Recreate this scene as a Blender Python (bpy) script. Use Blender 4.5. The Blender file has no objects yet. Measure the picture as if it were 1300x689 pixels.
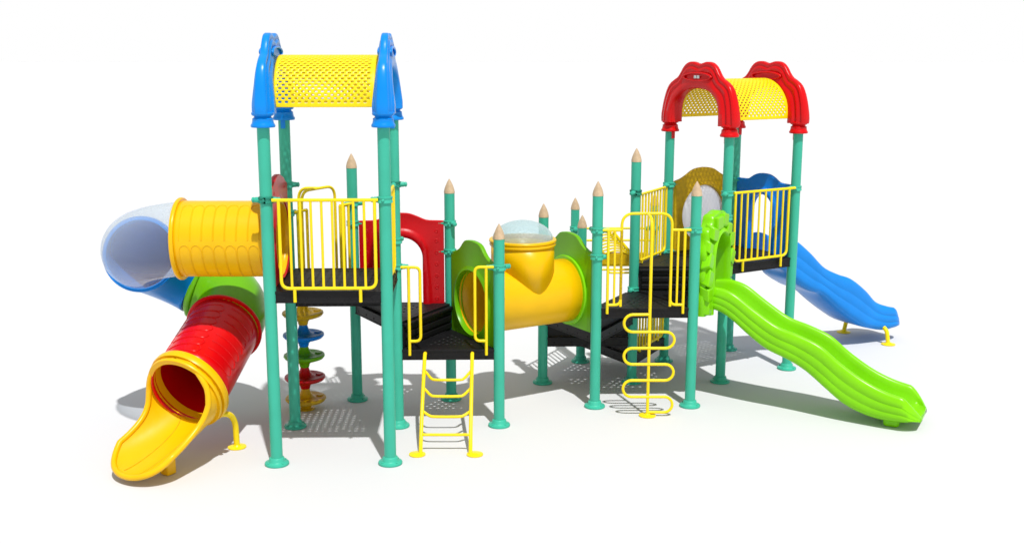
import bpy, math, random
from math import sin, cos, pi, radians, sqrt
from mathutils import Vector
random.seed(4)
scene = bpy.context.scene
COL = scene.collection
V = Vector

# ------------------------------------------------------------------ layout (metres)
W = dict(A=(-2.009, 9.432), B=(-1.009, 9.451), C=(-2.028, 10.432), D=(-1.028, 10.451), E=(-1.534, 11.289),
         F=(-.555, 11.308), G=(-.05, 10.47), H=(.42, 11.896), I=(.926, 11.058), J=(.893, 12.753), K=(.874, 13.757),
         L=(1.399, 11.915), M=(1.905, 11.077), N=(1.872, 12.772), O=(2.377, 11.934), P=(2.732, 13.291),
         Q=(3.238, 12.453), R=(1.853, 13.776))
W = {k: V((v[0], v[1], 0)) for k, v in W.items()}
ROOT = V((.4, 11.4, 0))

# ------------------------------------------------------------------ materials
def mat(name, color, rough=.3, bump=.0, bscale=60, var=.06, vscale=3, coat=.0, trans=0, ior=1.45, spec=.3, alpha=1, detail=4):
    m = bpy.data.materials.new(name); m.use_nodes = True
    nt = m.node_tree; b = nt.nodes['Principled BSDF']
    tc = nt.nodes.new('ShaderNodeTexCoord')
    n = nt.nodes.new('ShaderNodeTexNoise'); n.inputs['Scale'].default_value = vscale; n.inputs['Detail'].default_value = detail
    nt.links.new(tc.outputs['Object'], n.inputs['Vector'])
    r = nt.nodes.new('ShaderNodeValToRGB')
    lo = [c * (1 - var) for c in color]; hi = [min(1, c * (1 + var)) for c in color]
    r.color_ramp.elements[0].position = .3; r.color_ramp.elements[1].position = .7
    r.color_ramp.elements[0].color = (*lo, 1); r.color_ramp.elements[1].color = (*hi, 1)
    nt.links.new(n.outputs['Fac'], r.inputs['Fac']); nt.links.new(r.outputs['Color'], b.inputs['Base Color'])
    b.inputs['Roughness'].default_value = rough
    b.inputs['Specular IOR Level'].default_value = spec
    b.inputs['IOR'].default_value = ior
    b.inputs['Transmission Weight'].default_value = trans
    b.inputs['Alpha'].default_value = alpha
    if coat: b.inputs['Coat Weight'].default_value = coat; b.inputs['Coat Roughness'].default_value = .12
    if bump:
        n2 = nt.nodes.new('ShaderNodeTexNoise'); n2.inputs['Scale'].default_value = bscale; n2.inputs['Detail'].default_value = 3
        nt.links.new(tc.outputs['Object'], n2.inputs['Vector'])
        bp = nt.nodes.new('ShaderNodeBump'); bp.inputs['Strength'].default_value = bump; bp.inputs['Distance'].default_value = .01
        nt.links.new(n2.outputs['Fac'], bp.inputs['Height']); nt.links.new(bp.outputs['Normal'], b.inputs['Normal'])
    return m
M_TEAL = mat('teal powder coated steel', (.045, .42, .29), .38, .03, 90)
M_TAN = mat('tan pencil tip', (.52, .38, .24), .5, .35, 40, .18, 9)
M_YEL = mat('golden yellow plastic', (.80, .45, .001), .3, .02, 50)
M_RAIL = mat('bright yellow painted tube', (.88, .66, .008), .32, .02, 80, .04)
M_CANOPY = mat('yellow perforated sheet', (.86, .62, .005), .35, 0, 80, .03)
M_MUST = mat('mustard plastic', (.58, .36, .003), .38, .25, 34, .16, 22)
M_RED = mat('red plastic', (.60, .001, .003), .28, .02, 50)
M_REDP = mat('red panel plastic', (.50, .001, .005), .34, .12, 30)
M_BLUE = mat('blue plastic', (.0, .22, .70), .28, .02, 50)
M_BLUEP = mat('blue panel plastic', (.001, .19, .70), .34, .08, 30)
M_LIME = mat('lime plastic', (.20, .60, .002), .28, .02, 50)
M_GREEN = mat('green plastic', (.125, .39, .002), .3, .03, 50)
M_BLACK = mat('black vinyl deck', (.006, .0055, .0065), .5, .2, 160, .25, 40)
M_GREYTAG = mat('grey enamel tag', (.5, .55, .55), .4)
M_DARK = mat('dark recess steel', (.02, .05, .04), .5)
M_CHARM = mat('wood brown', (.3, .2, .1), .5)

def clear_mat(name, tint, a0, a1, rough=.12, bump=0, bscale=60):
    """thin translucent polycarbonate: clearer face on, denser at grazing angles"""
    m = bpy.data.materials.new(name); m.use_nodes = True
    nt = m.node_tree; nt.nodes.clear()
    out = nt.nodes.new('ShaderNodeOutputMaterial'); mix = nt.nodes.new('ShaderNodeMixShader')
    tr = nt.nodes.new('ShaderNodeBsdfTransparent'); tr.inputs[0].default_value = (*[min(1, .5 + .5 * c) for c in tint], 1)
    pb = nt.nodes.new('ShaderNodeBsdfPrincipled'); pb.inputs['Base Color'].default_value = (*tint, 1); pb.inputs['Roughness'].default_value = rough
    lw = nt.nodes.new('ShaderNodeLayerWeight'); lw.inputs['Blend'].default_value = .35
    mr = nt.nodes.new('ShaderNodeMapRange'); mr.inputs['To Min'].default_value = a0; mr.inputs['To Max'].default_value = a1
    nt.links.new(lw.outputs['Facing'], mr.inputs['Value']); nt.links.new(mr.outputs[0], mix.inputs[0])
    nt.links.new(tr.outputs[0], mix.inputs[1]); nt.links.new(pb.outputs[0], mix.inputs[2]); nt.links.new(mix.outputs[0], out.inputs[0])
    if bump:
        n2 = nt.nodes.new('ShaderNodeTexNoise'); n2.inputs['Scale'].default_value = bscale
        tc = nt.nodes.new('ShaderNodeTexCoord'); nt.links.new(tc.outputs['Object'], n2.inputs['Vector'])
        bp = nt.nodes.new('ShaderNodeBump'); bp.inputs['Strength'].default_value = bump; bp.inputs['Distance'].default_value = .02
        nt.links.new(n2.outputs['Fac'], bp.inputs['Height']); nt.links.new(bp.outputs['Normal'], pb.inputs['Normal'])
    return m
M_CLEAR = clear_mat('clear smoky elbow', (.74, .81, .86), .12, .55, .05)
M_DOME = clear_mat('clear bubbled dome', (.55, .74, .78), .3, .8, .2, .5, 45)
M_BUB = clear_mat('grey bubble window', (.66, .66, .72), .55, .8)

# ------------------------------------------------------------------ mesh builder
class MB:
    def __init__(s): s.v = []; s.f = []
    def add(s, vs, fs):
        o = len(s.v); s.v += [V(p) for p in vs]; s.f += [tuple(i + o for i in f) for f in fs]; return s
    def rings(s, rings, closed_ring=True, cap0=True, cap1=True, closed_path=False):
        n = len(rings[0]); vs = [p for r in rings for p in r]; fs = []
        m = len(rings)
        for i in range(m if closed_path else m - 1):
            i2 = (i + 1) % m
            for j in range(n if closed_ring else n - 1):
                k = (j + 1) % n
                fs.append((i * n + j, i * n + k, i2 * n + k, i2 * n + j))
        if not closed_path and closed_ring:
            if cap0: fs.append(tuple(range(n - 1, -1, -1)))
            if cap1: fs.append(tuple((m - 1) * n + j for j in range(n)))
        return s.add(vs, fs)
    def tube(s, pts, r, seg=12, closed=False, cap=True):
        pts = [V(p) for p in pts]; n = len(pts); rr = r if isinstance(r, (list, tuple)) else [r] * n
        T = []
        for i in range(n):
            a = pts[(i - 1) % n] if (closed or i > 0) else pts[i]
            b = pts[(i + 1) % n] if (closed or i < n - 1) else pts[i]
            T.append((b - a).normalized())
        up = V((0, 0, 1)) if abs(T[0].z) < .9 else V((0, 1, 0))
        X = T[0].cross(up).normalized(); rings = []
        for i in range(n):
            X = (X - T[i] * X.dot(T[i])).normalized(); Y = T[i].cross(X)
            rings.append([pts[i] + (X * cos(2 * pi * j / seg) + Y * sin(2 * pi * j / seg)) * rr[i] for j in range(seg)])
        return s.rings(rings, cap0=cap, cap1=cap, closed_path=closed)
    def lathe(s, base, prof, seg=28, axis=None, cap=True):
        base = V(base); ax = (axis or V((0, 0, 1))).normalized()
        X = ax.orthogonal().normalized(); Y = ax.cross(X)
        return s.rings([[base + ax * z + (X * cos(2 * pi * j / seg) + Y * sin(2 * pi * j / seg)) * max(r, 1e-4) for j in range(seg)] for r, z in prof], cap0=cap, cap1=cap)
    def box(s, c, ux, uy, uz):
        c = V(c); P = []
        for k in (-1, 1):
            for i, j in ((-1, -1), (1, -1), (1, 1), (-1, 1)): P.append(c + ux * i + uy * j + uz * k)
        return s.add(P, [(3, 2, 1, 0), (4, 5, 6, 7), (0, 1, 5, 4), (1, 2, 6, 5), (2, 3, 7, 6), (3, 0, 4, 7)])
    def build(s, name, m, parent=None, label=None, smooth=40, bevel=0, solid=0, loc=None, weld=True):
        loc = V(loc) if loc is not None else V(sum(((p.x, p.y, p.z)[0] for p in s.v)) / len(s.v) if False else 0 for _ in range(3))
        if loc.length == 0:
            xs = [p.x for p in s.v]; ys = [p.y for p in s.v]; zs = [p.z for p in s.v]
            loc = V(((min(xs) + max(xs)) / 2, (min(ys) + max(ys)) / 2, min(zs)))
        me = bpy.data.meshes.new(name); me.from_pydata([p - loc for p in s.v], [], s.f); me.validate(); me.update()
        import bmesh
        bm = bmesh.new(); bm.from_mesh(me); bmesh.ops.recalc_face_normals(bm, faces=bm.faces)
        for e in bm.edges:
            e.smooth = not (len(e.link_faces) == 2 and e.calc_face_angle(0) > radians(smooth))
        for f in bm.faces: f.smooth = True
        bm.to_mesh(me); bm.free()
        me.materials.append(m)
        o = bpy.data.objects.new(name, me); COL.objects.link(o)
        if solid:
            md = o.modifiers.new('s', 'SOLIDIFY'); md.thickness = solid; md.offset = 0
        if bevel:
            md = o.modifiers.new('b', 'BEVEL'); md.width = bevel; md.segments = 3; md.limit_method = 'ANGLE'; md.angle_limit = radians(35); md.harden_normals = False
        o['w'] = tuple(loc)
        pw = V(parent['w']) if parent is not None else V((0, 0, 0))
        o.location = loc - pw
        if parent is not None: o.parent = parent
        if label: o['label'] = label
        return o

playset = bpy.data.objects.new('playground_structure', None); COL.objects.link(playset)
playset.location = ROOT; playset['w'] = tuple(ROOT); playset.empty_display_size = .3
playset['label'] = 'large multicoloured plastic play structure with two roofed towers, slides and tunnels on teal posts'
playset['category'] = 'playground set'

# ------------------------------------------------------------------ helpers for edges between posts
def frame(a, b):
    P = W[a]; d = W[b] - W[a]; L = d.length; u = d / L; n = V((u.y, -u.x, 0))   # n: to the right of a->b
    return P, u, n, L
def ev(P, u, n, a, z, d=0): return P + u * a + n * d + V((0, 0, z))
def smooth_pts(pts, n=6, closed=False):
    """Catmull-Rom through pts"""
    P = [V(p) for p in pts]; out = []; m = len(P)
    for i in range(m if closed else m - 1):
        p0 = P[(i - 1) % m] if closed or i > 0 else P[i]; p1 = P[i]; p2 = P[(i + 1) % m]
        p3 = P[(i + 2) % m] if closed or i + 2 < m else P[(i + 1) % m]
        for k in range(n):
            t = k / n
            out.append(.5 * ((2 * p1) + (p2 - p0) * t + (2 * p0 - 5 * p1 + 4 * p2 - p3) * t * t + (3 * p1 - p0 - 3 * p2 + p3) * t ** 3))
    if not closed: out.append(P[-1])
    return out
def resample(pts, n, closed=False):
    P = [V(p) for p in pts] + ([V(pts[0])] if closed else [])
    L = [0]
    for a, b in zip(P, P[1:]): L.append(L[-1] + (b - a).length)
    out = []; j = 0
    for i in range(n):
        s = L[-1] * i / (n if closed else n - 1)
        while j < len(L) - 2 and L[j + 1] < s: j += 1
        t = (s - L[j]) / max(L[j + 1] - L[j], 1e-9); out.append(P[j].lerp(P[j + 1], min(1, t)))
    return out
def loft_ring(mb, outer, inner, prof, fr, closed, tscale=None, off=0):
    """outer/inner: matched lists of 2D (a,z); prof: list of (kind,value,halfdepth), kind o/i = distance from outer/inner edge, s = fraction"""
    P, u, n, L = fr; rings = []
    for q, (o, i) in enumerate(zip(outer, inner)):
        o = V((o[0], o[1])); i = V((i[0], i[1])); D = i - o; dl = max(D.length, 1e-6); dn = D / dl
        fpts = []
        for k, v, h in prof:
            p = o + dn * min(v, dl * .5) if k == 'o' else (i - dn * min(v, dl * .5) if k == 'i' else o + D * v)
            hh = h * (tscale[q] if tscale else 1)
            fpts.append((p, hh))
        ring = [ev(P, u, n, p.x, p.y, off + h) for p, h in fpts] + [ev(P, u, n, p.x, p.y, off - h) for p, h in reversed(fpts)]
        rings.append(ring)
    return mb.rings(rings, closed_path=closed)
def arc_pts(c, r0, r1, a0, a1, n):
    return [(c[0] + r0 * cos(a0 + (a1 - a0) * i / n), c[1] + r1 * sin(a0 + (a1 - a0) * i / n)) for i in range(n + 1)]
def round_poly(pts, r, n=5):
    """3D polyline with rounded corners"""
    P = [V(p) for p in pts]; out = [P[0]]
    for i in range(1, len(P) - 1):
        a = (P[i - 1] - P[i]); b = (P[i + 1] - P[i]); rr = min(r, a.length * .49, b.length * .49)
        a = P[i] + a.normalized() * rr; b = P[i] + b.normalized() * rr
        for k in range(n + 1):
            t = k / n; out.append(a * (1 - t) ** 2 + P[i] * 2 * t * (1 - t) + b * t * t)
    out.append(P[-1]); return out

# ------------------------------------------------------------------ posts
PR = .053
POSTS = {}
def clamp(k, z, dirs, post):
    mb = MB(); c = W[k] + V((0, 0, z))
    mb.lathe(c, [(.058, -.028), (.066, -.025), (.066, -.012), (.063, -.008), (.063, .008), (.066, .012), (.066, .025), (.058, .028)])
    for d in dirs:
        d = d.normalized(); s = d.cross(V((0, 0, 1)))
        mb.lathe(c + d * .055, [(.026, 0), (.024, .035), (.020, .045), (.024, .05), (.022, .062), (.010, .068)], 14, d)
    # bolt head on the camera side
    f = V((-.15, -1, 0)).normalized()
    mb.lathe(c + f * .06, [(.013, 0), (.013, .012), (.008, .016)], 8, f)
    mb.build('clamp', M_TEAL, post)
def make_post(k, top, tip, clamps):
    mb = MB(); c = W[k]
    zt = top - .145 if tip else top
    mb.lathe(c, [(PR, .02), (PR, zt)], 32)
    where = {'A': 'front left post of the blue roofed tower', 'B': 'front right post of the blue roofed tower', 'C': 'back left post of the blue roofed tower',
             'D': 'back right post of the blue roofed tower', 'N': 'left post of the red roofed tower', 'O': 'nearest post of the red roofed tower',
             'P': 'far post of the red roofed tower', 'Q': 'right post of the red roofed tower'}.get(k)
    o = mb.build('post', M_TEAL, playset, ('tall teal ' + where) if where else None, loc=c)
    fl = MB(); fl.lathe(c, [(.106, .003), (.108, .012), (.104, .022), (.078, .028), (.070, .036), (.067, .062), (.062, .068), (PR, .070)], 36)
    for q in range(4):
        a = pi / 4 + q * pi / 2; fl.lathe(c + V((cos(a) * .088, sin(a) * .088, .02)), [(.010, 0), (.010, .012), (.006, .015)], 8)
    fl.build('base_flange', M_TEAL, o)
    if tip:
        t = MB(); h = .145
        prof = [(PR + .002, 0), (PR + .002, .012), (.052, .03), (.046, .055), (.037, .078), (.027, .10), (.017, .12), (.009, .134), (.004, .143), (.0001, .145)]
        t.lathe(c + V((0, 0, zt)), prof, 24)
        t.build('pencil_tip', M_TAN, o)
    for z, nb in clamps: clamp(k, z, [W[m] - W[k] for m in nb], o)
    POSTS[k] = o
make_post('A', 3.05, 0, [(2.35, 'B'), (2.35, 'C')][:1]); clamp('A', 2.35, [W['A'] - W['B']], POSTS['A'])
make_post('B', 3.05, 0, [(2.35, 'AD')])
make_post('C', 3.05, 0, [(2.36, 'D'), (2.09, 'E')])
make_post('D', 3.05, 0, [(2.36, 'B'), (1.58, 'G'), (1.83, 'F')]); clamp('D', 2.36, [W['D'] - W['C']], POSTS['D'])
make_post('E', 2.57, 1, [(2.07, 'CF'), (1.865, 'F')])
make_post('F', 2.315, 1, [(1.865, 'EG'), (1.573, 'EG')])
make_post('G', 1.987, 1, [(1.57, 'DFI')])
make_post('H', 1.983, 1, [(1.565, 'IJ')])
make_post('I', 2.319, 1, [(1.83, 'MH'), (1.562, 'HM')])
make_post('J', 1.734, 1, [(1.30, 'HK')])
make_post('K', 1.803, 1, [(1.42, 'RJ')])
make_post('L', 2.57, 1, [(2.10, 'N'), (1.048, 'NI')]); clamp('L', 2.10, [W['L'] - W['N']], POSTS['L'])
make_post('M', 2.317, 1, [(1.83, 'IO')])
make_post('N', 2.78, 0, [(2.08, 'LP'), (1.31, 'LP')])
make_post('O', 2.78, 0, [(2.086, 'QM'), (1.829, 'QM')])
make_post('P', 2.78, 0, [(2.08, 'NQ')])
make_post('Q', 2.78, 0, [(2.08, 'PO')])
make_post('R', 1.85, 1, [(1.42, 'KN')])

# ------------------------------------------------------------------ roofs
def arch_contours(zb):
    oh = [(.60, .0), (.605, .05), (.595, .13), (.572, .24), (.535, .345), (.49, .415), (.425, .462), (.36, .495), (.315, .54), (.27, .60), (.22, .643), (.16, .663), (.10, .664), (.05, .652), (0, .640)]
    ih = [(.385, .0), (.385, .06), (.372, .14), (.345, .22), (.30, .28), (.24, .325), (.16, .362), (.08, .378), (0, .381)]
    def full(h):
        p = smooth_pts([(x, z, 0) for x, z in h], 5)
        p = p + [V((-q.x, q.y, 0)) for q in reversed(p[:-1])]
        return [(q.x, q.y) for q in resample(p, 90)]
    return [(x, zb + z) for x, z in full(oh)], [(x, zb + z) for x, z in full(ih)]
def roof(near, far, m, zc, colour, tag):
    """near=(a,b) far=(c,d): post pairs carrying the two arches"""
    for qi, (a, b) in enumerate((near, far)):
        P, u, n, L = frame(a, b); fr = (P + u * L / 2, u, n, L)
        zb = zc + .105
        o, i = arch_contours(zb)
        ts = [1 - .38 * min(1, max(0, (p[1] - zb - .1) / .45)) for p in o]
        mb = MB()
        prof = [('o', 0, .030), ('o', .006, .046), ('o', .028, .056), ('o', .042, .044), ('o', .050, .046), ('o', .062, .070), ('o', .085, .078), ('o', .10, .064), ('s', .48, .064), ('s', .54, .070), ('i', .085, .094), ('i', .03, .100), ('i', .008, .085), ('i', 0, .06)]
        loft_ring(mb, o, i, prof, fr, False, ts)
        part = mb.build('roof_arch', m, roofroot, None, smooth=50) if False else None
        lab = tag[qi]
        arch = mb.build('roof_arch', m, playset, lab, smooth=50)
        # recessed plate hint: oval boss at crown with a small pale tag
        for sgn in (-1, 1):
            bs = MB(); cc = ev(*fr[:3], 0, zb + .505, 0)
            oo = [(.235 * cos(t) * (1 if abs(cos(t)) < .9 else 1), zb + .505 + .05 * sin(t)) for t in [2 * pi * k / 40 for k in range(40)]]
            ii = [(.205 * cos(t), zb + .503 + .032 * sin(t)) for t in [2 * pi * k / 40 for k in range(40)]]
            loft_ring(bs, oo, ii, [('o', 0, .01), ('s', .3, .016), ('s', .7, .016), ('i', 0, .008)], fr, True, off=sgn * .048)
            bs.build('crown_moulding', m, arch, smooth=60)
            if near in (('N', 'O'), ('O', 'N')) and qi == 0:
                for dx in (-.024, .024):
                    tg = MB(); tg.box(ev(*fr[:3], dx, zb + .503, sgn * .058), u * .018, V((0, 0, .016)), n * .006)
                    if n.y * sgn < 0: tg.build('maker_tag', M_GREYTAG, arch, bevel=.004)
        for k in (a, b):
            c = MB()
            c.lathe(W[k] + V((0, 0, zc)), [(.060, -.004), (.098, -.004), (.102, .004), (.101, .016), (.092, .028), (.086, .055), (.088, .066), (.072, .078), (.070, .086), (.088, .094), (.094, .104), (.092, .118), (.06, .13)], 32)
            c.box(W[k] + V((0, 0, zc - .04)) + n * 0 + u * (.056 if k == a else -.056), u * .006, n * .02, V((0, 0, .04)))
            c.build('post_cap', m, arch)
    # canopy between the arches
    P1, u1, n1, L1 = frame(*near); P2, u2, n2, L2 = frame(*far)
    c1 = P1 + u1 * L1 / 2; c2 = P2 + u2 * L2 / 2; ax = (c2 - c1); LL = ax.length; ax.normalize()
    side = V((ax.y, -ax.x, 0))
    r = .405; zc0 = zc + .155
    nc, cell = 15, 4
    rows = []; th = 0; NR = 46
    pitch = pi / NR; vs = []; fs = []
    angs = [0]
    for q in range(NR): angs += [q * pitch + pitch * .22, q * pitch + pitch * .78]
    angs.append(pi)
    m0, m1 = .075, LL - .075; cols = nc * cell + 2
    xs = [m0 + (m1 - m0) * q / cols for q in range(cols + 1)]
    for an in angs:
        for x in xs: vs.append(c1 + ax * x + side * (r * cos(an)) + V((0, 0, zc0 + (r + .02) * sin(an))))
    NX = len(xs)
    for i in range(len(angs) - 1):
        holeband = i % 2 == 1; rr = i // 2
        for j in range(cols):
            jj = j - 1
            if holeband and 1 <= rr < NR - 1 and 0 <= jj < nc * cell and ((jj + (2 if rr % 2 else 0)) % cell) < 2 and 1 <= jj < nc * cell - 2: continue
            fs.append((i * NX + j, i * NX + j + 1, (i + 1) * NX + j + 1, (i + 1) * NX + j))
    cm = MB(); cm.add(vs, fs)
    cm.build('roof_canopy', M_CANOPY, playset, tag[2], solid=.012)
SGN_OUT = 1
roof(('A', 'C'), ('B', 'D'), M_BLUE, 2.962, 'blue', ('blue roof arch over the left side of the left tower', 'blue roof arch over the right side of the left tower', 'yellow perforated barrel canopy between the two blue arches'))
roof(('O', 'N'), ('Q', 'P'), M_RED, 2.69, 'red', ('nearer red roof arch, with a small pale tag on its crown', 'farther red roof arch, on the right posts', 'yellow perforated barrel canopy between the two red arches'))

# ------------------------------------------------------------------ decks (perforated plates with skirts)
def deck(keys, z, label=None, h=.095):
    pts = [W[k] for k in keys]; cx = sum(pts, V()) / len(pts); mb = MB()
    ins = [cx + (p - cx) * .955 for p in pts]; zt = V((0, 0, z))
    vs = []; fs = []
    if len(pts) == 4:
        N = 45
        for i in range(N + 1):
            for j in range(N + 1):
                a = ins[0].lerp(ins[1], j / N); b = ins[3].lerp(ins[2], j / N); vs.append(a.lerp(b, i / N) + zt)
        for i in range(N):
            for j in range(N):
                if i % 3 == 1 and j % 3 == 1 and 4 <= i < N - 4 and 4 <= j < N - 4: continue
                fs.append((i * (N + 1) + j, i * (N + 1) + j + 1, (i + 1) * (N + 1) + j + 1, (i + 1) * (N + 1) + j))
    else:
        N = 36; idx = {}
        for i in range(N + 1):
            for j in range(N + 1 - i):
                idx[i, j] = len(vs); a, b = i / N, j / N
                vs.append(ins[0] * (1 - a - b) + ins[1] * a + ins[2] * b + zt)
        for i in range(N):
            for j in range(N - i):
                mg = min(i, j, N - i - j)
                hole = i % 3 == 1 and j % 3 == 1 and mg > 4
                quad = (idx[i, j], idx[i + 1, j], idx[i, j + 1])
                if not hole: fs.append(quad)
                if i + j < N - 1 and not hole: fs.append((idx[i + 1, j], idx[i + 1, j + 1], idx[i, j + 1]))
    mb.add(vs, fs)
    o = mb.build('deck', M_BLACK, playset, label, solid=.012)
    sk = MB()
    n = len(pts)
    for i in range(n):
        a, b = pts[i], pts[(i + 1) % n]; d = (b - a).normalized(); nn = V((d.y, -d.x, 0))
        if nn.dot(cx - a) > 0: nn = -nn
        mid = (a + b) / 2; hl = (b - a).length / 2 - .035
        sk.box(mid + nn * .004 + V((0, 0, z - h / 2 + .004)), d * hl, nn * .014, V((0, 0, h / 2)))
        sk.box(mid + nn * .004 + V((0, 0, z - .004)), d * hl, nn * .019, V((0, 0, .012)))
        sk.box(mid + nn * .004 + V((0, 0, z - h + .008)), d * hl, nn * .018, V((0, 0, .007)))
        for q in (-.8, -.4, 0, .4, .8):
            sk.lathe(mid + d * hl * q + nn * .016 + V((0, 0, z - h * .55)), [(.011, 0), (.011, .004), (.006, .007)], 8, nn)
    sk.build('deck_skirt', M_BLACK, o, bevel=.003)
    return o
ZS = [.29, .51, .765, 1.03, 1.295, 1.555]
deck('ABDC', ZS[5], 'square black deck of the blue roofed tower')
deck('CDE', ZS[4]); deck('DFE', ZS[3]); deck('DGF', ZS[2])
deck('HIL', ZS[2]); deck('IML', ZS[3]); deck('MOL', ZS[3]); deck('LON', ZS[4])
deck('NOQP', ZS[4], 'square black deck of the red roofed tower')
deck('HLJ', ZS[1]); deck('JLN', ZS[0])
def riser(a, b, z0, z1, side):
    """black moulded step front from z0 up to z1 on the edge a-b; side=+1 sticks out to n"""
    P, u, n, L = frame(a, b); n = n * side; mb = MB(); zc = (z0 + z1) / 2
    mb.box(P + u * L / 2 + n * .03 + V((0, 0, zc)), u * (L / 2 - .05), n * .012, V((0, 0, (z1 - z0) / 2)))
    k = 3
    for q in range(k):
        zz = z0 + (z1 - z0) * (q + .6) / k
        mb.box(P + u * L / 2 + n * (.05) + V((0, 0, zz)), u * (L / 2 - .075), n * .012, V((0, 0, (z1 - z0) / k * .33)))
    mb.box(P + u * L / 2 + n * .045 + V((0, 0, z1 - .008)), u * (L / 2 - .05), n * .03, V((0, 0, .014)))
    mb.build('step_riser', M_BLACK, playset, bevel=.006)
def right_of(a, b, c):
    P, u, n, L = frame(a, b); return 1 if n.dot(W[c] - P) > 0 else -1
for a, b, lo, z0, z1 in (('C', 'D', 'E', ZS[4], ZS[5] - .02), ('D', 'E', 'F', ZS[3], ZS[4] - .02), ('D', 'F', 'G', ZS[2], ZS[3] - .02),
                         ('L', 'O', 'M', ZS[3], ZS[4] - .02), ('L', 'I', 'H', ZS[2], ZS[3] - .02), ('L', 'H', 'J', ZS[1], ZS[2] - .02), ('L', 'J', 'N', ZS[0], ZS[1] - .02)):
    riser(a, b, z0 + .01, z1, right_of(a, b, lo))

# ------------------------------------------------------------------ railings
FR, BR = .0145, .0115
def barrier(a, b, z0, z1, a0=.10, a1=.90, n=8, off=0, label=None, pegs=(.22, .78), ext=True):
    P, u, nn, L = frame(a, b); e = lambda x, z: ev(P, u, nn, x * L, z, off)
    mb = MB()
    mb.tube([e(.055, z1), e(.945, z1)], FR)
    fr = round_poly([e(a0, z1 - .003), e(a0, z0), e(a1, z0), e(a1, z1 - .003)], .07)
    mb.tube(fr, FR)
    for q in pegs: mb.tube([e(q, z0), e(q, z0 - .12)], FR)
    o = mb.build('guard_rail', M_RAIL, playset, label)
    bb = MB()
    for k in range(1, n + 1):
        x = a0 + (a1 - a0) * k / (n + 1); bb.tube([e(x, z0), e(x, z1)], BR, 8)
    bb.build('rail_bars', M_RAIL, o)
barrier('A', 'B', 1.595, 2.352, .11, .915, 8, .045, 'yellow guard rail across the front of the blue roofed tower')
barrier('B', 'D', 1.60, 2.355, .1, .9, 8)
barrier('L', 'N', 1.335, 2.062, .12, .93, 8, 0, 'yellow guard rail beside the top step, left of the red roofed tower')
barrier('L', 'N', .33, 1.0, .12, .93, 8, 0, 'yellow guard rail beside the lowest step')
barrier('O', 'Q', 1.345, 2.09, .08, .86, 8, .045, 'yellow guard rail across the front of the red roofed tower')
barrier('H', 'J', .56, 1.29, .12, .9, 8)
def side_rail(corner, other, zt, zb, a_out, a_in, mid=True, zpeg=None, off=.03, curve_top=True):
    P, u, n, L = frame(corner, other)
    if n.y > 0: n = -n
    e = lambda x, z: ev(P, u, n, x * L, z, off); mb = MB()
    if curve_top:
        mb.tube([e(.05, zt)] + round_poly([e(a_out, zt), e(a_in, zt), e(a_in, zb), e(a_out, zb)], .06), FR)
    else:
        mb.tube([e(.05, zt), e(a_in, zt)], FR); mb.tube(round_poly([e(a_in, zt), e(a_in, zb), e(a_out, zb)], .06), FR)
    mb.tube([e(a_out, zt), e(a_out, zpeg)], FR)
    if mid: mb.tube([e((a_out + a_in) / 2, zt), e((a_out + a_in) / 2, zb)], BR)
    mb.build('hand_rail', M_RAIL, playset)
side_rail('D', 'G', 1.578, .86, .125, .235, False, .72)
side_rail('G', 'D', 1.578, .86, .125, .235, False, .72)
side_rail('I', 'M', 1.835, 1.075, .11, .245, True, .985, curve_top=False)
side_rail('M', 'I', 1.835, 1.075, .11, .245, True, .985, curve_top=False)
side_rail('C', 'E', 2.095, 1.35, .11, .245, True, 1.25, off=.03, curve_top=False)
side_rail('E', 'C', 2.075, 1.35, .11, .245, True, 1.25, off=.03, curve_top=False)

# grab hoops with their climbers
def hoop_climber(a, b, out, zt, z0, centre, name, label):
    P, u, n, L = frame(a, b)
    if n.dot(centre - P) < 0: n = -n
    e = lambda x, z, d=.03: ev(P, u, n, x * L, z, d); mb = MB()
    mb.tube(round_poly([e(.245, z0), e(.245, zt), e(.755, zt), e(.755, z0)], .12, 8), FR)
    top = e(.5, zt)
    pole = round_poly([top, V((centre.x, centre.y, zt - .01)), V((centre.x, centre.y, 0))], .12, 8)
    mb.tube(pole, .0155)
    return mb
cI = V((1.43, 10.765, 0))
mb = hoop_climber('I', 'M', 1, 2.0, 1.06, cI, '', '')
cl = mb.build('climber_pole', M_RAIL, playset, 'yellow climbing pole with looping rungs, in front of the middle deck')
# serpentine rungs
s = MB(); ys = [1.04, .865, .70, .535, .37, .20, .04]
path = [cI + V((0, 0, ys[0]))]
for i in range(6):
    sx = -1 if i % 2 == 0 else 1
    zc = (ys[i] + ys[i + 1]) / 2; rr = (ys[i] - ys[i + 1]) / 2; xe = .165
    for k in range(13):
        t = pi / 2 - pi * k / 12
        path.append(cI + V((sx * (xe + rr * cos(t)), -.004, zc + rr * sin(t))))
path.append(cI + V((0, 0, ys[6])))
s.tube(path, .0145, 10); s.build('looping_rungs', M_RAIL, cl)
s = MB(); s.lathe(cI, [(.085, .003), (.085, .012), (.03, .018), (.022, .03)]); s.build('foot_plate', M_RAIL, cl)

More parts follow.
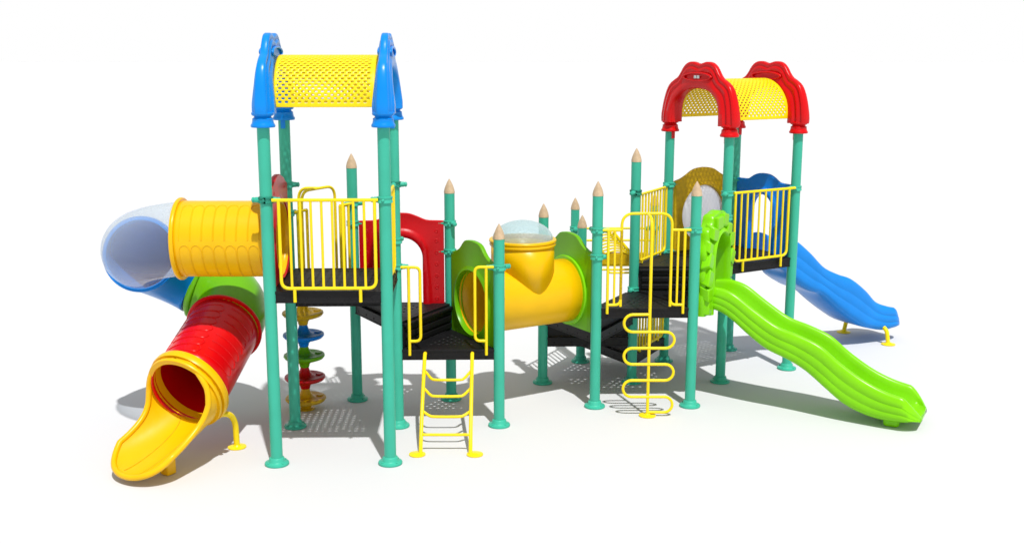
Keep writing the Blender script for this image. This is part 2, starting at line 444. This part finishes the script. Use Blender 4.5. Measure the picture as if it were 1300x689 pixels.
cC = V((-2.02, 10.985, 0))
mb = hoop_climber('C', 'E', 1, 2.27, 1.33, cC, '', '')
cl = mb.build('climber_pole', M_RAIL, playset, 'yellow pole carrying round coloured pods behind the left tower')
for z, m, lab in ((1.0, M_MUST, 'top mustard pod'), (.775, M_BLUEP, 'blue pod'), (.56, M_GREEN, 'green pod'), (.335, M_REDP, 'red pod'), (.112, M_MUST, 'bottom mustard pod')):
    s = MB(); s.lathe(cC + V((0, 0, z)), [(.045, -.115), (.05, -.10), (.052, -.085), (.075, -.055), (.14, -.04), (.19, -.022), (.207, 0), (.203, .016), (.19, .022), (.15, .012), (.11, .012), (.075, .03), (.055, .065), (.045, .09), (.042, .11)], 40)
    for q in range(3):
        a = q * 2 * pi / 3 + .5; s.lathe(cC + V((.155 * cos(a), .155 * sin(a), z + .012)), [(.04, 0), (.038, .012), (.025, .012)], 14)
    s.build('climbing_pod', m, cl, lab)
s = MB(); s.lathe(cC, [(.09, .003), (.09, .012), (.05, .02), (.045, .06)]); s.build('foot_plate', M_MUST, cl)

# ------------------------------------------------------------------ short ladder
XL, XR = -.757, -.306
prof = [(10.44, .735), (10.40, .745), (10.36, .735), (10.26, .655), (10.10, .52), (9.93, .35), (9.79, .19), (9.70, .07), (9.67, .01)]
rails = []
for x in (XL, XR):
    q = MB(); q.tube(smooth_pts([(x, y, z) for y, z in prof], 4), .018); rails.append(q)
rg = MB()
def on(zq):
    for (y0, z0), (y1, z1) in zip(prof[1:], prof[2:]):
        if z0 >= zq >= z1: t = (z0 - zq) / (z0 - z1); return y0 + (y1 - y0) * t
    return 9.68
for zq, sag in ((.63, .07), (.505, .065), (.335, .045), (.16, .004)):
    y = on(zq); y2 = on(zq - sag)
    pts = [(XL, y, zq), (XL + .03, y - .008, zq - sag * .45), (XL + .07, y2 + (y - y2) * .2, zq - sag * .85), (XL + .12, y2, zq - sag)]
    pts = pts + [(XR - (p[0] - XL), p[1], p[2]) for p in reversed(pts)]
    rg.tube(smooth_pts(pts, 4), .0135, 10)
lad = rg.build('ladder', M_RAIL, playset, 'short yellow ladder with sagging rungs, under the low left deck')
for q in rails: q.build('side_rail', M_RAIL, lad)
for x in (XL - .03, XR + .04):
    f = MB(); f.lathe((x, 9.665, 0), [(.075, .003), (.075, .012), (.03, .016), (.02, .02)]); f.build('foot_plate', M_RAIL, lad)

# ------------------------------------------------------------------ moulded panels between posts
def arch_panel(a, b, zb, m, name, label, kind, thick=.045, zsh=.85, zpk=.95, hw=.41, **kw):
    P, u, n, L = frame(a, b); fr = (P + u * L / 2, u, n, L); mb = MB()
    top = [(hw, zsh - .01), (hw - .02, zsh), (.33, zsh + .018), (.25, zsh + .058), (.16, zpk - .026), (.08, zpk - .006), (0, zpk)]
    if kw.get('square'): top = [(hw, zsh - .01), (hw - .012, zsh), (.29, zsh + .004), (.235, zsh + .014), (.16, zpk - .034), (.08, zpk - .006), (0, zpk)]
    tp = smooth_pts([(x, z, 0) for x, z in top], 5)
    if kind == 'arch':      # opening down to the deck
        o = [V((hw, .0, 0)), V((hw, zsh * .5, 0))] + tp; o = o + [V((-p.x, p.y, 0)) for p in reversed(o[:-1])]
        ow, oz = kw.get('ow', .17), kw.get('oz', .67)
        i = [V((ow, 0, 0)), V((ow, oz - ow, 0))] + [V((ow * cos(t), oz - ow + ow * sin(t), 0)) for t in [pi / 2 * k / 12 for k in range(1, 13)]]
        i = i + [V((-p.x, p.y, 0)) for p in reversed(i[:-1])]
        # matched by angle-like parameter: resample both
        o = resample(o, 260); i = resample(i, 260); closed = False
    else:                   # closed ring about an ellipse
        c = kw['c']; rx, rz = kw['rx'], kw['rz']
        contour = [V((hw, 0, 0)), V((hw, zsh * .5, 0))] + tp; contour = contour + [V((-p.x, p.y, 0)) for p in reversed(contour[:-1])]
        contour = contour + [V((0, 0, 0))]
        o = []; i = []; N = 96
        dense = resample(contour, 1600, True)
        angs = sorted([2 * pi * k / N for k in range(N)] + [math.atan2(0 - c, hw) % (2 * pi), math.atan2(0 - c, -hw) % (2 * pi), math.atan2(zsh - .01 - c, hw) % (2 * pi), math.atan2(zsh - .01 - c, -hw) % (2 * pi)])
        ang_d = [(math.atan2(p.y - c, p.x) % (2 * pi), p) for p in dense]
        for t in angs:
            best = min(ang_d, key=lambda q: min(abs(q[0] - t), 2 * pi - abs(q[0] - t)))[1]
            o.append(best)
            r_ = 1 / sqrt((cos(t) / rx) ** 2 + (sin(t) / rz) ** 2); i.append(V((r_ * cos(t), c + r_ * sin(t), 0)))
        closed = True
    o2 = [(p.x, p.y + zb) for p in o]; i2 = [(p.x, p.y + zb) for p in i]; h = thick / 2; rim = kw.get('rim', .03); rd = kw.get('rd', .018)
    prof = [('o', 0, h * .7), ('o', .006, h), ('o', .03, h), ('i', rim + .035, h), ('i', rim + .018, h + rd * .3), ('i', rim, h + rd), ('i', rim * .4, h + rd * 1.15), ('i', .004, h + rd * .7), ('i', 0, h * .4)]
    loft_ring(mb, o2, i2, prof, fr, closed)
    for (x, z, r) in kw.get('dots', ()):
        for sg in (-1, 1):
            mb.lathe(ev(*fr[:3], x, zb + z, sg * h * .9), [(r, 0), (r, .002), (r * .8, .005), (r * .55, .005), (r*.4, .002), (.001, .003)], 10, n * sg)
    ob = mb.build(name, m, playset, label, smooth=45)
    for z in kw.get('lugs', ()): pass
    return ob, fr
dots = [(sx * .355, z, .022) for sx in (-1, 1) for z in (.08, .2, .32, .44, .56, .68, .78)]
arch_panel('F', 'E', 1.005, M_REDP, 'archway_panel', 'red panel with an arched opening and raised dots', 'arch', ow=.21, oz=.715, zsh=.885, zpk=.965, square=1, hw=.43, dots=dots, rim=.07, rd=.03)
arch_panel('A', 'C', 1.56, M_REDP, 'tunnel_panel', 'tall red panel at the mouth of the yellow tube', 'ring', c=.375, rx=.335, rz=.335, zsh=.84, zpk=.95, dots=[(x, .81, .02) for x in (-.25, .25)])
pFG, _ = arch_panel('F', 'G', .755, M_GREEN, 'tunnel_panel', 'green panel on the left end of the yellow crawl tunnel', 'ring', c=.38, rx=.318, rz=.318, zsh=.835, zpk=1.0, hw=.425, rim=.02)
pHI, _ = arch_panel('H', 'I', .755, M_GREEN, 'tunnel_panel', 'green panel on the right end of the yellow crawl tunnel', 'ring', c=.38, rx=.318, rz=.318, zsh=.835, zpk=.99, hw=.425, rim=.02)
arch_panel('Q', 'P', 1.30, M_BLUEP, 'slide_entry_panel', 'blue panel with a narrow opening at the top of the blue slide', 'arch', ow=.185, oz=.66, square=1, hw=.43, zsh=.81, zpk=.90, rim=.06, rd=.03)
pNP, frNP = arch_panel('N', 'P', 1.30, M_MUST, 'window_panel', 'mustard panel with an oval grey bubble window', 'ring', c=.42, rx=.315, rz=.325, zsh=.82, zpk=.955, hw=.42, rim=.02)
bw = MB(); rr = []
for k in range(7):
    t = k / 6 * pi / 2
    rr.append([ev(*frNP[:3], .315 * cos(t) * cos(q) + .0, 1.30 + .42 + .325 * cos(t) * sin(q), .10 * sin(t)) for q in [2 * pi * j / 36 for j in range(36)]])
bw.rings(rr, cap0=False); bw.build('bubble_window', M_BUB, pNP)

# ------------------------------------------------------------------ crawl tunnel with dome
def hollow(mb, pts, r, seg=48):
    mb.tube(pts, r, seg, cap=False); return mb
c1 = (W['F'] + W['G']) / 2 + V((0, 0, 1.14)); c2 = (W['H'] + W['I']) / 2 + V((0, 0, 1.14))
ax = (c2 - c1).normalized(); mid = (c1 + c2) / 2
t = MB(); hollow(t, [c1 + ax * .01, c1 + ax * .2, mid, c2 - ax * .2, c2 - ax * .01], .322)
tun = t.build('crawl_tunnel', M_YEL, playset, 'yellow crawl tunnel between two green panels', solid=.012)
for cc, sg in ((c1, 1), (c2, -1)):
    f = MB(); f.lathe(cc + ax * sg * .028, [(.300, 0), (.362, 0), (.365, sg * .012), (.358, sg * .022), (.323, sg * .024), (.300, 0)], 60, ax, False); f.build('tunnel_flange', M_LIME, tun)
d = MB(); base = V((mid.x, mid.y, 0)); N = 60; top = 1.70
lower = []; upper = []
for j in range(N):
    a = 2 * pi * j / N; dirv = V((cos(a), sin(a), 0)) * .314
    lat = dirv.dot(V((ax.y, -ax.x, 0))); zz = 1.14 + sqrt(max(0, .322 ** 2 - lat ** 2))
    lower.append(base + dirv + V((0, 0, max(1.14, zz - .004)))); upper.append(base + dirv + V((0, 0, top)))
d.rings([lower, upper], cap0=False, cap1=False)
col = d.build('dome_collar', M_YEL, tun, solid=.012)
f = MB(); f.lathe(base, [(.312, top - .04), (.328, top - .04), (.336, top - .03), (.334, top - .012), (.327, top - .006), (.340, top + .004), (.340, top + .018), (.333, top + .026), (.306, top + .026), (.303, top), (.312, top - .04)], 60, None, False)
f.build('collar_rim', M_YEL, tun)
f = MB(); f.lathe(base + V((0, 0, top + .012)), [(.308 * cos(q * pi / 2 / 12), .20 * sin(q * pi / 2 / 12)) for q in range(13)], 60, None, False)
f.build('clear_dome', M_DOME, tun, 'clear bubbled dome')

# ------------------------------------------------------------------ spiral tube slide
def bez(p0, p1, p2, p3, n=16):
    return [V(p0) * (1 - t) ** 3 + V(p1) * 3 * t * (1 - t) ** 2 + V(p2) * 3 * t * t * (1 - t) + V(p3) * t ** 3 for t in [k / n for k in range(n + 1)]]
TR = .332
def flange(c, d, m, parent, w=.018, r=.368):
    f = MB(); f.lathe(V(c), [(TR - .01, -w), (r - .006, -w), (r, -w * .5), (r, w * .5), (r - .006, w), (TR - .01, w), (TR - .01, -w)], 64, V(d), False); return f.build('flange', m, parent)
y0 = [V((-1.99, 9.93, 1.935)), V((-2.88, 9.93, 1.935))]
t = MB()
ylen = 24; pts = [y0[0].lerp(y0[1], k / ylen) for k in range(ylen + 1)]
hollow(t, pts, TR)
ys_ = t.build('tube_slide', M_YEL, playset, 'spiral tube slide of yellow, clear, blue, green and red sections left of the tower', solid=.014)
# raised scale-like ribs moulded along the yellow and red sections
def scales(p0, p1, m, parent, n, phases, r=TR):
    p0 = V(p0); p1 = V(p1); ax = (p1 - p0).normalized(); L = (p1 - p0).length
    X = ax.cross(V((0, 0, 1))).normalized(); Y = X.cross(ax)
    if X.y > .9: X = -X      # Y up-ish
    s = MB(); step = L / n
    for ph0, ph1 in phases:
        for k in range(n):
            xa = step * (k + .5); pa = []
            hw_ = step * .46
            half = [(ph0, xa - hw_), (ph1 - .16, xa - hw_)] + [(ph1 - .16 + .16 * sin(q * pi / 2 / 4), xa - hw_ * cos(q * pi / 2 / 4)) for q in range(1, 5)]
            other = [(p, 2 * xa - x) for p, x in reversed(half[:-1])]
            path = []
            allp = half + other
            for (pA, xA), (pB, xB) in zip(allp, allp[1:]):
                nn = max(1, int(abs(pA - pB) / .12))
                for q in range(nn): tt = q / nn; path.append((pA + (pB - pA) * tt, xA + (xB - xA) * tt))
            path.append(allp[-1])
            s.tube([p0 + ax * x + (X * cos(p) + Y * sin(p)) * (r + .0075) for p, x in path], .0042, 6)
    s.build('moulded_ribs', m, parent)
scales((-2.12, 9.93, 1.935), (-2.82, 9.93, 1.935), M_YEL, ys_, 7, ((-1.25, .0), (.12, 1.2)))
for q in (-1.25, .0): pass
J1 = V((-2.88, 9.93, 1.935)); J2 = V((-3.43, 10.45, 1.70)); J3 = V((-3.03, 11.02, 1.31)); J4 = V((-2.69, 10.50, .97)); J5 = V((-2.79, 9.56, .655))
flange(J1, (1, 0, 0), M_YEL, ys_)
e1 = bez(J1, J1 + V((-.30, 0, -.03)), J2 + V((.01, -.28, .11)), J2)
t = MB(); hollow(t, e1, TR); clr = t.build('clear_elbow', M_CLEAR, ys_, 'clear smoky elbow')
d2 = (e1[-1] - e1[-2]).normalized(); flange(J2, V((0, 1, -.25)), M_BLUE, ys_, .015, .36)
e2 = bez(J2, J2 + V((0, .28, -.10)), J3 + V((-.22, .05, .13)), J3)
t = MB(); hollow(t, e2, TR); t.build('blue_elbow', M_BLUE, ys_, 'blue elbow', solid=.014)
e3 = bez(J3, J3 + V((.30, -.03, -.14)), J4 + V((.09, .30, .13)), J4)
flange(J3, V((1, 0, -.4)), M_GREEN, ys_)
t = MB(); hollow(t, e3, TR); t.build('green_elbow', M_GREEN, ys_, 'green elbow', solid=.014)
dr = (J5 - J4).normalized()
t = MB(); hollow(t, [J4.lerp(J5, k / 10) for k in range(11)], TR)
rs = t.build('red_section', M_RED, ys_, 'red straight section', solid=.014)
scales(J4.lerp(J5, .12), J4.lerp(J5, .9), M_RED, rs, 7, ((-.35, .75), (.9, 1.9), (2.05, 3.0)))
flange(J4, dr, M_RED, rs); NR5 = V((-.36, -.85, -.38)).normalized(); flange(J5 - dr * .02, NR5, M_YEL, ys_, .036, .385)
# exit chute
dr = NR5
n5 = (V((0, 0, 1)) - dr * dr.z).normalized()
floor0 = J5 - n5 * TR
end = V((-3.19, 8.95, .075))
hd = V((dr.x, dr.y, 0)).normalized(); hd_end = (V((end.x, end.y, 0)) - V((J5.x, J5.y, 0))).normalized()
fp = bez(floor0, floor0 + dr * .22, end - hd_end * .26 + V((0, 0, -.01)), end, 28)
t = MB(); rings = []; NT, NP_ = 28, 32
def smooth01(x): x = max(0, min(1, x)); return x * x * (3 - 2 * x)
def chute_pt(tt, q):     # q in -1..1
    th = radians(62 + 116 * math.exp(-tt / .17))
    phi = q * th
    te = tt * (1 - .30 * abs(q) ** 2.2)
    x = te * 28; i = min(27, int(x)); f = x - i; c = fp[i].lerp(fp[i + 1], f); tg = (fp[i + 1] - fp[i]).normalized()
    up = (V((0, 0, 1)) - tg * tg.z).normalized(); sd = tg.cross(up).normalized()
    w = TR + .015 + .045 * smooth01(te); b = TR - .10 * smooth01((te - .2) / .7)
    return c + sd * (w * sin(phi)) + up * (b * (1 - cos(phi)))
for i in range(NT + 1): rings.append([chute_pt(i / NT, -1 + 2 * j / NP_) for j in range(NP_ + 1)])
t.rings(rings, closed_ring=False)
ch = t.build('exit_chute', M_YEL, ys_, 'yellow open exit chute', solid=.014, smooth=60)
rim = [rings[i][0] for i in range(0, NT + 1)] + rings[NT][1:-1] + [rings[i][-1] for i in range(NT, -1, -1)]
r_ = MB(); r_.tube(resample(rim, 140), .026, 12); r_.build('chute_rim', M_YEL, ch)
g_ = MB()
for q in (-.22, .2): g_.tube([chute_pt(i / NT, q) + V((0, 0, .0085)) for i in range(2, NT - 1)], .0042, 6)
g_.build('floor_seams', M_MUST, ch)
# collar rings between the red section and the chute, and the feet
flange(J5 + dr * .055, dr, M_YEL, ch, .018, .37)
leg = MB(); leg.tube(round_poly([(-2.56, 9.60, .40), (-2.49, 9.74, .37), (-2.462, 9.84, .26), (-2.462, 9.86, .0)], .09, 6), .028); lg = leg.build('support_leg', M_RAIL, ys_)
f = MB(); f.lathe((-2.462, 9.86, 0), [(.085, .003), (.085, .012), (.04, .018), (.03, .03)]); f.build('foot_plate', M_RAIL, lg)
f = MB(); f.box((-2.90, 9.20, .07), hd_end * .05, V((hd_end.y, -hd_end.x, 0)) * .05, V((0, 0, .068))); f.build('chute_foot', M_YEL, ch, bevel=.015)

# ------------------------------------------------------------------ wavy slides
def wavy_slide(mid, u, m, z_rim, z_bot, name, label, length, panelw=.0):
    """u: outward unit direction; z_rim/z_bot: (distance, height) curves"""
    s_ = V((u.y, -u.x, 0)); N = 72
    def cur(tab, x):
        P = smooth_pts([(a, b, 0) for a, b in tab], 8)
        for p, q in zip(P, P[1:]):
            if p.x <= x <= q.x: return p.y + (q.y - p.y) * (x - p.x) / max(q.x - p.x, 1e-9)
        return P[-1].y if x > P[-1].x else P[0].y
    rings = []
    XS = [length * i / N for i in range(N + 1)] + [length + .17 * sin(pi / 2 * k / 10) for k in range(1, 11)]
    for i, x in enumerate(XS):
        zr = cur(z_rim, x); zb = cur(z_bot, x); e = smooth01((x - (length - .42)) / .42)
        f = max(0, (x - length) / .17)
        fl = zb + .035
        zr = zr + (fl + .012 - zr) * f ** 1.5; H = max(zr - zb, .04); fl = min(fl, zr - .01); zb += .02 * f * f
        K = [(.0, 0), (.08, .0), (.125, .012), (.155, .04)]
        half = [(p, fl + q) for p, q in K] + [(.178, max(fl + .042 * (1 - f) + .002, zr - .075)), (.186, max(fl + .044 * (1 - f) + .003, zr - .04)), (.196, zr - .015 * (1 - f * .8)), (.211, zr - .003), (.228, zr), (.244, zr - .008), (.255, zr - .028), (.262, zr - .055),
                (.271, zr - .36 * H), (.267, zr - .38 * H), (.270, zr - .40 * H), (.279, zr - .64 * H), (.275, zr - .66 * H), (.278, zr - .68 * H), (.279, zr - .84 * H), (.268, zb + .022 * (1 - f * .5)), (.24, zb + .002), (.14, zb - .002), (0, zb - .002)]
        half = [(p * (1 + .05 * e) * sqrt(1 - .55 * f * f), q) for p, q in half]
        def pull(lat):      # lip bulges forward in the middle
            return x
        pts = [(a, z) for a, z in half] + [(-a, z) for a, z in reversed(half[1:-1])]
        rings.append([mid + u * pull(a) + s_ * a + V((0, 0, z - e * 0)) for a, z in pts])
    mb = MB(); mb.rings(rings)
    o = mb.build(name, m, playset, label, smooth=60)
    bm_ = o.modifiers.new('b', 'BEVEL'); bm_.width = .014; bm_.segments = 3; bm_.limit_method = 'ANGLE'; bm_.angle_limit = radians(65)
    return o, s_
mo = (W['M'] + W['O']) / 2; um = (W['O'] - W['M']).normalized(); um = V((um.y, -um.x, 0))
gs, s_ = wavy_slide(mo + um * .0, um, M_LIME,
    [(0, 1.20), (.15, 1.215), (.33, 1.17), (.56, 1.02), (.79, .885), (1.01, .82), (1.23, .735), (1.42, .595), (1.64, .46), (1.84, .375), (2.03, .33), (2.2, .30)],
    [(0, 1.0), (.2, .965), (.35, .88), (.5, .765), (.69, .64), (.92, .555), (1.1, .465), (1.29, .325), (1.47, .195), (1.65, .12), (1.86, .085), (2.2, .095)], 'wave_slide', 'long lime green wavy slide reaching to the front right', 2.03)
f = MB(); f.box(mo + um * 1.93 + V((0, 0, .055)), um * .075, V((um.y, -um.x, 0)) * .19, V((0, 0, .053))); f.build('slide_foot', M_LIME, gs, bevel=.03)
pq = (W['P'] + W['Q']) / 2; uq = (W['Q'] - W['P']).normalized(); uq = V((-uq.y, uq.x, 0))
bs, s2 = wavy_slide(pq, uq, M_BLUE,
    [(0, 1.46), (.15, 1.475), (.32, 1.42), (.55, 1.26), (.79, 1.065), (1.03, .955), (1.27, .87), (1.52, .71), (1.73, .535), (1.94, .455), (2.10, .42), (2.3, .40)],
    [(0, 1.15), (.2, 1.06), (.31, .95), (.58, .80), (.77, .735), (1.01, .565), (1.26, .40), (1.56, .235), (1.87, .16), (2.06, .165), (2.3, .17)], 'wave_slide', 'blue wavy slide behind the red roofed tower', 2.06)
for sg in (1, -1):
    q0 = pq + uq * 1.86 + s2 * sg * .20; q1 = pq + uq * 1.86 + s2 * sg * .36
    f = MB(); f.tube(round_poly([q0 + V((0, 0, .22)), q1 + V((0, 0, .19)) - s2 * sg * .04, q1], .09, 6), .026)
    f.lathe(q1, [(.085, .003), (.085, .012), (.04, .02), (.03, .03)]); f.build('support_leg', M_RAIL, bs)

# chunky hood at the top of the green slide
P, u, n, L = frame('M', 'O'); fr = (P + u * L / 2, u, n, L)
oh = [(.40, .93), (.415, 1.1), (.40, 1.22), (.42, 1.34), (.395, 1.46), (.41, 1.58), (.36, 1.70), (.34, 1.80), (.24, 1.86), (.20, 1.94), (.09, 1.955), (0, 1.975)]
ih = [(.235, .93), (.235, 1.1), (.235, 1.45), (.215, 1.58), (.16, 1.67), (.08, 1.72), (0, 1.735)]
def fullc(h, n_):
    p = smooth_pts([(x, z, 0) for x, z in h], 4); p = p + [V((-q.x, q.y, 0)) for q in reversed(p[:-1])]
    return [(q.x, q.y) for q in resample(p, n_)]
mb = MB()
loft_ring(mb, fullc(oh, 80), fullc(ih, 80), [('o', 0, .035), ('o', .012, .055), ('o', .04, .062), ('s', .5, .06), ('i', .075, .062), ('i', .055, .10), ('i', .02, .112), ('i', .0, .09), ('i', .0, .04)], fr, False, off=.03)
hood = mb.build('slide_hood', M_LIME, playset, 'lime green rock-like hood at the top of the green slide', smooth=45)
rk = MB(); random.seed(11)
rocks = [(-.33, 1.02, .055, .07), (-.345, 1.17, .06, .06), (-.33, 1.32, .06, .075), (-.335, 1.48, .06, .065), (-.30, 1.63, .07, .06), (-.22, 1.77, .075, .06), (-.08, 1.85, .08, .06), (.08, 1.85, .075, .055),
         (.22, 1.77, .07, .06), (.31, 1.62, .065, .06), (.335, 1.46, .055, .07), (.33, 1.3, .06, .06), (.335, 1.14, .055, .065), (.33, 1.0, .055, .05)]
for x, z, hx, hz in rocks:
    an = random.uniform(-.5, .5); tilt = random.uniform(-.5, .4)
    ux = u * cos(an) + V((0, 0, 1)) * sin(an); uz = V((0, 0, 1)) * cos(an) - u * sin(an)
    uy = (n + V((0, 0, 1)) * tilt + u * random.uniform(-.25, .25)).normalized()
    rk.box(ev(*fr[:3], x, z, .085), ux * hx * 1.12, uz * hz * random.uniform(.95, 1.25), uy * random.uniform(.035, .06))
rk.build('rock_blocks', M_LIME, hood, bevel=.014)

# yellow play panel between the two far posts
P, u, n, L = frame('K', 'R'); e = lambda x, z, d=0: ev(P, u, n, x * L, z, d)
mb = MB()
for z in (1.42, 1.27, .955): mb.tube([e(.05, z), e(.95, z)], .014)
mb.tube(round_poly([e(.10, 1.42), e(.10, .90), e(.90, .90), e(.90, 1.42)], .08), .014)
mb.tube(round_poly([e(.42, .97, -.0), e(.42, .865, .03), e(.98, .865, .03)], .05), .013)
pp = mb.build('play_panel_frame', M_RAIL, playset, 'yellow barred frame between the two farthest pencil posts')
bx = MB(); bx.box(e(.62, 1.04), u * .32 * L, n * .03, V((0, 0, .075))); bx.build('yellow_board', M_MUST, pp, bevel=.01)
fn = MB()
for k in range(9):
    t0 = k / 8; zc = 1.40 - .27 * t0; x0 = .22 + .16 * t0; x1 = .46 + .24 * t0
    fn.tube(smooth_pts([e(x0, zc - .02, .03), e((x0 + x1) / 2, zc + .015, .03), e(x1, zc - .03, .03)], 4), .011, 8)
fn.tube([e(.22, 1.40, .03), e(.36, 1.12, .03)], .012); fn.tube([e(.48, 1.38, .03), e(.72, 1.10, .03)], .02)
fn.build('slatted_fan', M_RAIL, pp)
P, u, n, L = frame('J', 'K')
mb = MB()
for z in (1.42, 1.30): mb.tube([ev(P, u, n, .05 * L, z), ev(P, u, n, .95 * L, z)], .014)

# ------------------------------------------------------------------ ground
g = MB(); S = 300
g.add([(-S, -S, 0), (S, -S, 0), (S, S, 0), (-S, S, 0)], [(0, 1, 2, 3)])
m = mat('white studio floor', (.63, .63, .632), .8, .0, 5, .0, 1.5, spec=.2)
gr = g.build('ground', m, None, 'plain white seamless floor'); gr['kind'] = 'structure'
for o in bpy.data.objects:
    if 'w' in o: del o['w']

# ------------------------------------------------------------------ light
w = bpy.data.worlds.new('World'); scene.world = w; w.use_nodes = True; nt = w.node_tree
bg = nt.nodes['Background']; tc = nt.nodes.new('ShaderNodeTexCoord'); sp = nt.nodes.new('ShaderNodeSeparateXYZ'); rp = nt.nodes.new('ShaderNodeValToRGB')
nt.links.new(tc.outputs['Generated'], sp.inputs[0]); nt.links.new(sp.outputs['Z'], rp.inputs['Fac']); nt.links.new(rp.outputs['Color'], bg.inputs['Color'])
rp.color_ramp.elements[0].position = .10; rp.color_ramp.elements[0].color = (1, 1, 1, 1)
rp.color_ramp.elements[1].position = .32; rp.color_ramp.elements[1].color = (.53, .536, .548, 1)
bg.inputs['Strength'].default_value = 1.0
sun = bpy.data.lights.new('studio_key_light', 'SUN'); so = bpy.data.objects.new('studio_key_light', sun); COL.objects.link(so)
sun.energy = 3.92; sun.angle = radians(1.1); sun.color = (1, .995, .985)
so.rotation_euler = V((-.15, .485, -1)).to_track_quat('-Z', 'Y').to_euler(); so.location = (2, 4, 9)

# ------------------------------------------------------------------ camera
cam = bpy.data.cameras.new('camera'); co = bpy.data.objects.new('camera', cam); COL.objects.link(co); scene.camera = co
cam.sensor_fit = 'HORIZONTAL'; cam.sensor_width = 36; cam.lens = 1429.19 / 1300 * 36; cam.clip_end = 2000
co.location = (0, 0, 3.6037); co.rotation_euler = (radians(90) - .1956, 0, 0)
cam.shift_x = (650 - 640.2254) / 1300; cam.shift_y = 0
scene.view_settings.view_transform = 'Standard'; scene.view_settings.look = 'None'; scene.view_settings.exposure = 0; scene.view_settings.gamma = 1
scene.render.engine = 'CYCLES'; scene.cycles.max_bounces = 8; scene.cycles.transparent_max_bounces = 16
